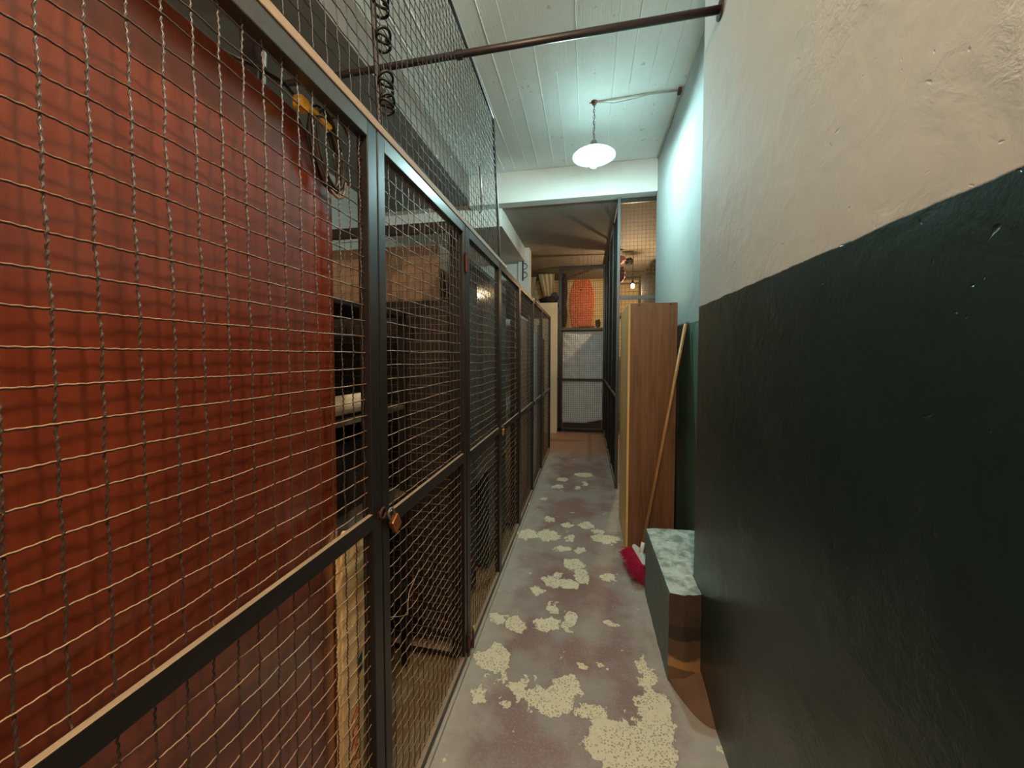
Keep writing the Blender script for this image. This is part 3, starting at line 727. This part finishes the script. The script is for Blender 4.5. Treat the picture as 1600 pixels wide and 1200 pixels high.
# tall cabinet
cb = thing('tall_cabinet', 'tall narrow brown wood laminate cabinet standing against the right wall', 'cabinet', (.48, 3.2, 0))
cx0, cx1, cy0, cy1, ch = .318, .648, 2.955, 3.55, 1.89
MB().box((cx0 + .0, cy0, .0), (cx1, cy0 + .018, ch)).build('side_panel', 'laminate', cb, bevel=.001)
MB().box((cx0, cy1 - .018, 0), (cx1, cy1, ch - .005)).build('side_panel', 'laminate', cb)
MB().box((cx0 + .02, cy0 + .018, ch - .02), (cx1, cy1 - .018, ch - .002)).build('top_panel', 'pale', cb)
MB().box((cx1 - .008, cy0 + .018, .05), (cx1, cy1 - .018, ch - .02)).build('back_panel', 'dark', cb)
MB().box((cx0 - .016, cy0 - .001, .01), (cx0 - .0, cy0 + .27, ch - .002)).build('door', 'pale', cb, bevel=.0015)
MB().box((cx0 - .016, cy0 + .283, .01), (cx0 - .0, cy1, ch - .006)).build('door', 'pale', cb, bevel=.0015)
MB().box((cx0, cy0 + .018, .03), (cx0 + .018, cy1 - .018, ch - .02)).build('carcass_edge', 'dark', cb)
for x in (cx0 + .06, cx1 - .05):
    MB().tube([(x, cy0 - .001, ch - .014), (x, cy0 + .003, ch - .014)], .0065, 12).build('screw_hole', 'dark', cb)
# black strip painting the shade of the gap beside the cabinet
tag(MB().box((.655, 2.97, 0), (.668, 3.50, 1.70)).build('gap_shade_strip', 'black', loc=(.675, 3.2, 0)), 'black strip added as the shade between the brown cabinet and the wall', 'panel')
# painted board covering the recessed dado
gb = MB().box((RC - .010, 1.956, .0), (RC, 2.62, 1.728)); struct(gb, 'wall_right', 'wall2')

# broom
br = thing('broom', 'push broom with crimson bristles and a long wooden handle leaning on the brown cabinet', 'broom', (.38, 2.62, 0))
top = Vector((.683, 2.87, 1.725)); bot = Vector((.378, 2.66, .15))
MB().tube([bot, bot.lerp(top, .5) + Vector((0, 0, 0)), top], [.0115, .0118, .012], 12).build('handle', 'broomwood', br, smooth=True)
MB().tube([bot - (top - bot) * .01, bot + (top - bot) * .045], [.017, .014], 12).build('ferrule', 'whitepl', br, smooth=True)
Mh = Matrix.Translation((.374, 2.66, .128)) @ Matrix.Rotation(R(10), 4, 'Z') @ Matrix.Rotation(R(36), 4, 'Y') @ Matrix.Scale(.97, 4)
hb = MB()
prof = [(-.12, -.014), (.12, -.014), (.135, .0), (.12, .016), (.05, .028), (-.05, .028), (-.12, .016), (-.135, .0)]
vs = [Mh @ Vector((x, p, q)) for x in (-.024, .024) for p, q in prof]
nn = len(prof)
hb.add(vs, [tuple(range(nn)), tuple(range(nn, 2 * nn))[::-1]] + [(i, nn + i, nn + (i + 1) % nn, (i + 1) % nn) for i in range(nn)])
hb.build('head_block', 'whitepl', br, bevel=.004); hbo = bpy.data.objects['head_block']
bs = MB(); random.seed(21)
for i in range(1500):
    a = random.uniform(-.024, .024); b = random.uniform(-.125, .125)
    fl = random.uniform(.6, 1.15)
    p0 = Mh @ Vector((a, b, -.012))
    d = Vector((a * 1.7 + random.uniform(-.008, .008), b * .35 + random.uniform(-.014, .014), -.095 * fl))
    p1 = Mh @ (Vector((a, b, -.012)) + d * .5 + Vector((random.uniform(-.003, .003), 0, 0))); p2 = Mh @ (Vector((a, b, -.012)) + d)
    if p2.z < .002:
        p2.z = .002
    if p1.z < .004: p1.z = .004
    bs.tube([p0, p1, p2], [.0016, .0014, .0009], 3, cap=False)
bs.build('bristles', 'bristle', hbo)

# ------------------------------------------------------------------ far right fence line
RX = .335
rf = thing('mesh_partition', 'tall dark wire mesh partition on the right, from the brown cabinet to the far gate', 'fence panel', (RX, 5.9, 0))
def rail(m, y0, y1, z0, z1): m.box((RX - .015, y0, z0), (RX + .015, y1, z1))
for i, (y, wd, mt) in enumerate([(4.35, .045, 'steel2'), (5.15, .04, 'steel'), (5.95, .04, 'steel'), (6.75, .04, 'steel'), (7.44, .04, 'steel')]):
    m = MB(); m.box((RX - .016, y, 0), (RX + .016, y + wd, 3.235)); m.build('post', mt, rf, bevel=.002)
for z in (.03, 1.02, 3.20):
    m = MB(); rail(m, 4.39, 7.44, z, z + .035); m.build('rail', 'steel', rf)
for y0, y1 in [(4.39, 5.15), (5.19, 5.95), (5.99, 6.75), (6.79, 7.44)]:
    wires('wire_mesh', rf, (RX, y0, .06), (0, 1, 0), (0, 0, 1), (1, 0, 0), y1 - y0, 3.12, s=.032, spc=4, k=4, r=.0030, mat='black')
cr = thing('mesh_partition', 'wire mesh cross partition above the brown cabinet with a grey-blue middle rail', 'fence panel', (.6, 4.40, 0))
MB().box((.352, 4.385, 2.125), (1.35, 4.415, 2.165)).build('middle_rail', 'steel2', cr)
MB().box((.352, 4.385, 3.18), (1.35, 4.415, 3.23)).build('top_rail', 'steel', cr)
wires('wire_mesh', cr, (.352, 4.40, .05), (1, 0, 0), (0, 0, 1), (0, 1, 0), 1.0, 2.07, spc=4, k=4, r=.0016)
wires('wire_mesh', cr, (.352, 4.40, 2.165), (1, 0, 0), (0, 0, 1), (0, 1, 0), 1.0, 1.015, spc=4, k=4, r=.0016)

# ------------------------------------------------------------------ far end cage
FY = 7.5
fg = thing('far_cage_gate', 'tall mesh cage front closing the corridor\'s far end, orange board above and white sheet below', 'gate', (-.1, FY, 0))
def fbar(name, a, b, mt='steel'): MB().box(a, b).build(name, mt, fg, bevel=.002)
fbar('post', (-.55, FY - .02, .0), (-.49, FY + .02, 3.22)); fbar('post', (.30, FY - .02, .0), (.345, FY + .02, 3.22))
fbar('post', (-.72, FY - .02, .0), (-.69, FY + .02, 2.04))
fbar('top_rail', (-.49, FY - .018, 3.17), (.30, FY + .018, 3.22)); fbar('middle_rail', (-.49, FY - .02, 2.0), (.30, FY + .02, 2.045))
fbar('middle_rail', (-.69, FY - .018, 2.0), (-.55, FY + .018, 2.04))
fbar('lower_rail', (-.69, FY - .022, 1.02), (-.55, FY + .018, 1.055)); fbar('lower_rail', (-.49, FY - .022, 1.02), (.30, FY + .018, 1.055))
fbar('bottom_rail', (-.69, FY - .02, .02), (.30, FY + .02, .07))
for x0, x1, z0, z1 in [(-.49, .30, 2.045, 3.17), (-.49, .30, 1.055, 2.0), (-.49, .30, .07, 1.02), (-.69, -.55, 1.055, 2.0), (-.69, -.55, .07, 1.02)]:
    wires('wire_mesh', fg, (x0, FY, z0), (1, 0, 0), (0, 0, 1), (0, 1, 0), x1 - x0, z1 - z0, spc=4, k=4, r=.0026)
padlock((.30, FY - .05, .90), 'tiny bright padlock on the far gate\'s right post', 'galv', 0, 1.6)
# bodyboard
pts = [(-.17, 0), (.17, 0), (.20, .02), (.245, .35), (.255, .60), (.215, .80), (.155, .945), (.12, .96), (-.12, .96), (-.155, .945), (-.215, .80), (-.255, .60), (-.245, .35), (-.20, .02)]
bb = thing('bodyboard', 'orange foam bodyboard standing behind the mesh above the white sheet', 'bodyboard', (-.10, 7.66, 2.05))
bcx = -.105
MB().prism([(bcx + x, 2.052 + z) for x, z in pts], 'y', 7.66, 7.70).build('rail_edge', 'orangeedge', bb, bevel=.01)
MB().prism([(bcx + x * .93, 2.052 + .012 + z * .975) for x, z in pts], 'y', 7.652, 7.66).build('deck', 'orange', bb, bevel=.003)
MB().tube([(bcx - .02, 7.650, 2.80), (bcx - .02, 7.655, 2.80)], .016, 14).build('leash_plug', 'black', bb)
for x in (-.06, .035):
    MB().tube([(bcx + x, 7.651, 2.12), (bcx + x, 7.651, 2.55)], .004, 6).build('channel_line', 'orangeedge', bb)
tag(MB().box((-.66, 7.56, 2.02), (.33, 8.3, 2.05)).build('cage_shelf', 'dark', loc=(-.1, 7.9, 2.02)), 'dark shelf under the orange bodyboard in the far cage', 'shelf')
# white sheet
m = MB(); NX, NZc = 40, 70; vs = []
for i in range(NX + 1):
    for j in range(NZc + 1):
        x = -.475 + .79 * i / NX; zb = .17 + .075 * max(0, (i / NX - .55)) / .45; z = zb + (1.97 - zb) * j / NZc
        y = 7.56 + .014 * NZ.noise(Vector((x * 4, 0, z * 2.5))) + .012 * NZ.noise(Vector((x * 9 + z * 5, 1, z * 6)))
        vs.append((x, y, z))
fs = [(i * (NZc + 1) + j, (i + 1) * (NZc + 1) + j, (i + 1) * (NZc + 1) + j + 1, i * (NZc + 1) + j + 1) for i in range(NX) for j in range(NZc)]
m.add(vs, fs); o = m.build('plastic_sheet', 'sheet', smooth=True, loc=(-.08, 7.56, 1.97))
sm = o.modifiers.new('solid', 'SOLIDIFY'); sm.thickness = .002
tag(o, 'crumpled greyish white plastic sheet hung behind the lower mesh of the far gate', 'sheet')
tag(MB().box((-.68, 7.55, .05), (-.56, 7.60, 1.98)).build('cardboard_strip', 'card', loc=(-.62, 7.57, .05)), 'narrow brown cardboard strip behind mesh left of the white sheet', 'cardboard')
tag(MB().box((-.42, 7.60, .01), (.28, 8.1, .16)).build('low_crate', 'dark', bevel=.004, loc=(-.1, 7.8, 0)), 'low dark crate under the hem of the white sheet', 'crate')
tag(MB().tube([(-.445, 7.60, 3.12), (-.45, 7.60, 3.0), (-.44, 7.61, 2.75), (-.455, 7.60, 2.5), (-.44, 7.60, 2.3), (-.45, 7.60, 2.07)], [.02, .05, .058, .045, .058, .035], 12).build('hanging_coat', 'darkcloth', smooth=True, loc=(-.45, 7.6, 2.07)), 'dark clothing hanging left of the orange bodyboard', 'clothing')
tag(MB().blob((.21, 7.64, 2.135), (.05, .04, .078), .3, seed=8).build('glass_jar', 'olive', smooth=True, loc=(.21, 7.64, 2.05)), 'small dull jar beside the foot of the orange bodyboard', 'jar')
tag(MB().blob((.0, 7.59, 2.075), (.16, .02, .018), .5, seed=9).build('red_cloth', 'redwire', smooth=True, loc=(0, 7.57, 2.05)), 'bit of red cloth at the bodyboard\'s foot', 'cloth')
# cream panel and junk at the far left
tag(MB().box((-1.05, 7.30, 0), (-.56, 7.34, 2.52)).build('tall_board', 'peach', bevel=.003, loc=(-.8, 7.3, 0)), 'cream board standing left of the far gate above the fence line', 'board')
tag(MB().box((-1.6, 7.36, 2.50), (-.56, 7.9, 2.53)).build('storage_shelf', 'dark', loc=(-1, 7.6, 2.5)), 'dark shelf carrying clutter behind the cream board', 'shelf')
tag(MB().blob((-.76, 7.56, 2.605), (.17, .12, .07), .4, seed=1).build('clutter_bag', 'darkcloth', smooth=True, loc=(-.78, 7.5, 2.53)), 'dark bag of clutter on top of the cream board', 'bag')
tag(MB().blob((-.66, 7.78, 2.67), (.08, .07, .11), .4, seed=12).build('bundle', 'bluegrey', smooth=True, loc=(-.66, 7.75, 2.55)), 'grey bundle behind the dark clutter bag', 'bundle')
tag(MB().box((-1.25, 7.42, 2.531), (-1.02, 7.7, 2.66)).build('wooden_box', 'card', bevel=.004, loc=(-1.1, 7.55, 2.53)), 'small brown box left of the dark clutter bag', 'box')
def drape(name, x0, x1, z0, z1, y, mat, label, sl=0, seed=0):
    m = MB(); A, B = 36, 24; vs = []
    for i in range(A + 1):
        for j in range(B + 1):
            u = i / A; v = j / B; wd = .55 + .45 * (1 - v) 
            x = x0 + (x1 - x0) * (.5 + (u - .5) * (.5 + .5 * v)) + sl * (1 - v)
            vs.append((x, y + .03 * math.sin(u * 22 + seed) * (1 - .6 * v) + .02 * NZ.noise(Vector((u * 3, v * 3, seed))), z0 + (z1 - z0) * v - .03 * math.sin(u * 7) * (1 - v)))
    m.add(vs, [(i * (B + 1) + j, (i + 1) * (B + 1) + j, (i + 1) * (B + 1) + j + 1, i * (B + 1) + j + 1) for i in range(A) for j in range(B)])
    o = m.build(name, mat, smooth=True, loc=((x0 + x1) / 2, y, z1)); q = o.modifiers.new('solid', 'SOLIDIFY'); q.thickness = .004
    tag(o, label, 'cloth')
drape('cream_drape', -1.02, -.68, 2.68, 3.22, 8.0, 'creamcloth', 'cream cloth hanging from the low ceiling behind the dark clutter bag', .06, 1)
drape('cream_drape', -1.55, -1.10, 2.60, 3.23, 8.3, 'creamcloth', 'wider cream cloth hanging just right of the white pier', 0, 4)

# wall cable on the white pier
wc = thing('wall_cable', 'dark looping cable running down the white pier at the back left', 'cable', (-1.0, 6.1, 2.8))
MB().tube([(-1.03, 6.108, 3.24), (-1.03, 6.108, 2.72)], .012, 8).build('trunking', 'steel', wc)
for z in (3.0, 2.86):
    MB().tube([(-1.02 + .06 * math.sin(a), 6.10, z - .05 + .05 * math.cos(a)) for a in np.linspace(0, math.pi, 10)], .005, 6).build('cable_loop', 'black', wc, smooth=True)

# right far cage interior: bulb, dark box, hanging toys, rails
FB = thing('bare_bulb', 'bare glowing yellow bulb in the far cage above the brown cabinet', 'lamp', FARL)
bulb(FB, (FARL[0], FARL[1], FARL[2] + .01), 'bulbwarm', .032)
MB().lathe([(.002, .09), (.018, .085), (.02, .035), (.002, .035)], FARL, 16).build('socket', 'black', FB)
MB().tube([(FARL[0], FARL[1], FARL[2] + .08), (FARL[0], FARL[1], 3.25)], .004, 6).build('flex', 'black', FB)
tag(MB().box((.93, 7.0, 2.25), (1.6, 7.4, 2.90)).build('dark_box', 'black', bevel=.004, loc=(1.2, 7.2, 2.25)), 'dark box high up right of the glowing bulb', 'box')
tag(MB().box((.40, 6.9, 2.20), (1.9, 7.5, 2.25)).build('high_shelf', 'steel2', loc=(1.1, 7.2, 2.2)), 'grey shelf carrying the dark box beside the bulb', 'shelf')
tag(MB().blob((.51, 6.6, 3.10), (.11, .07, .06), .4, seed=4).build('pink_bundle', 'pink', smooth=True, loc=(.52, 6.6, 3.0)), 'dull pink bundle hanging above the bulb', 'bundle')
tag(MB().blob((.69, 6.72, 3.09), (.07, .05, .06), .5, seed=6).build('olive_bundle', 'olive', smooth=True, loc=(.66, 6.6, 3.0)), 'dark olive bundle right of the pink one', 'bundle')
tag(MB().blob((.51, 6.6, 2.85), (.10, .06, .14), .4, seed=7).build('purple_bag', 'purple', smooth=True, loc=(.52, 6.6, 2.7)), 'dark purple bag hanging left of the glowing bulb', 'bag')
for z, lb in [(3.02, 'upper dark rail crossing the far cage over the bulb'), (2.90, 'lower dark rail crossing the far cage just over the bulb')]:
    tag(MB().box((.62, 7.75, z), (2.0, 7.78, z + .03)).build('cross_rail', 'steel', loc=(1.2, 7.76, z)), lb, 'rail')
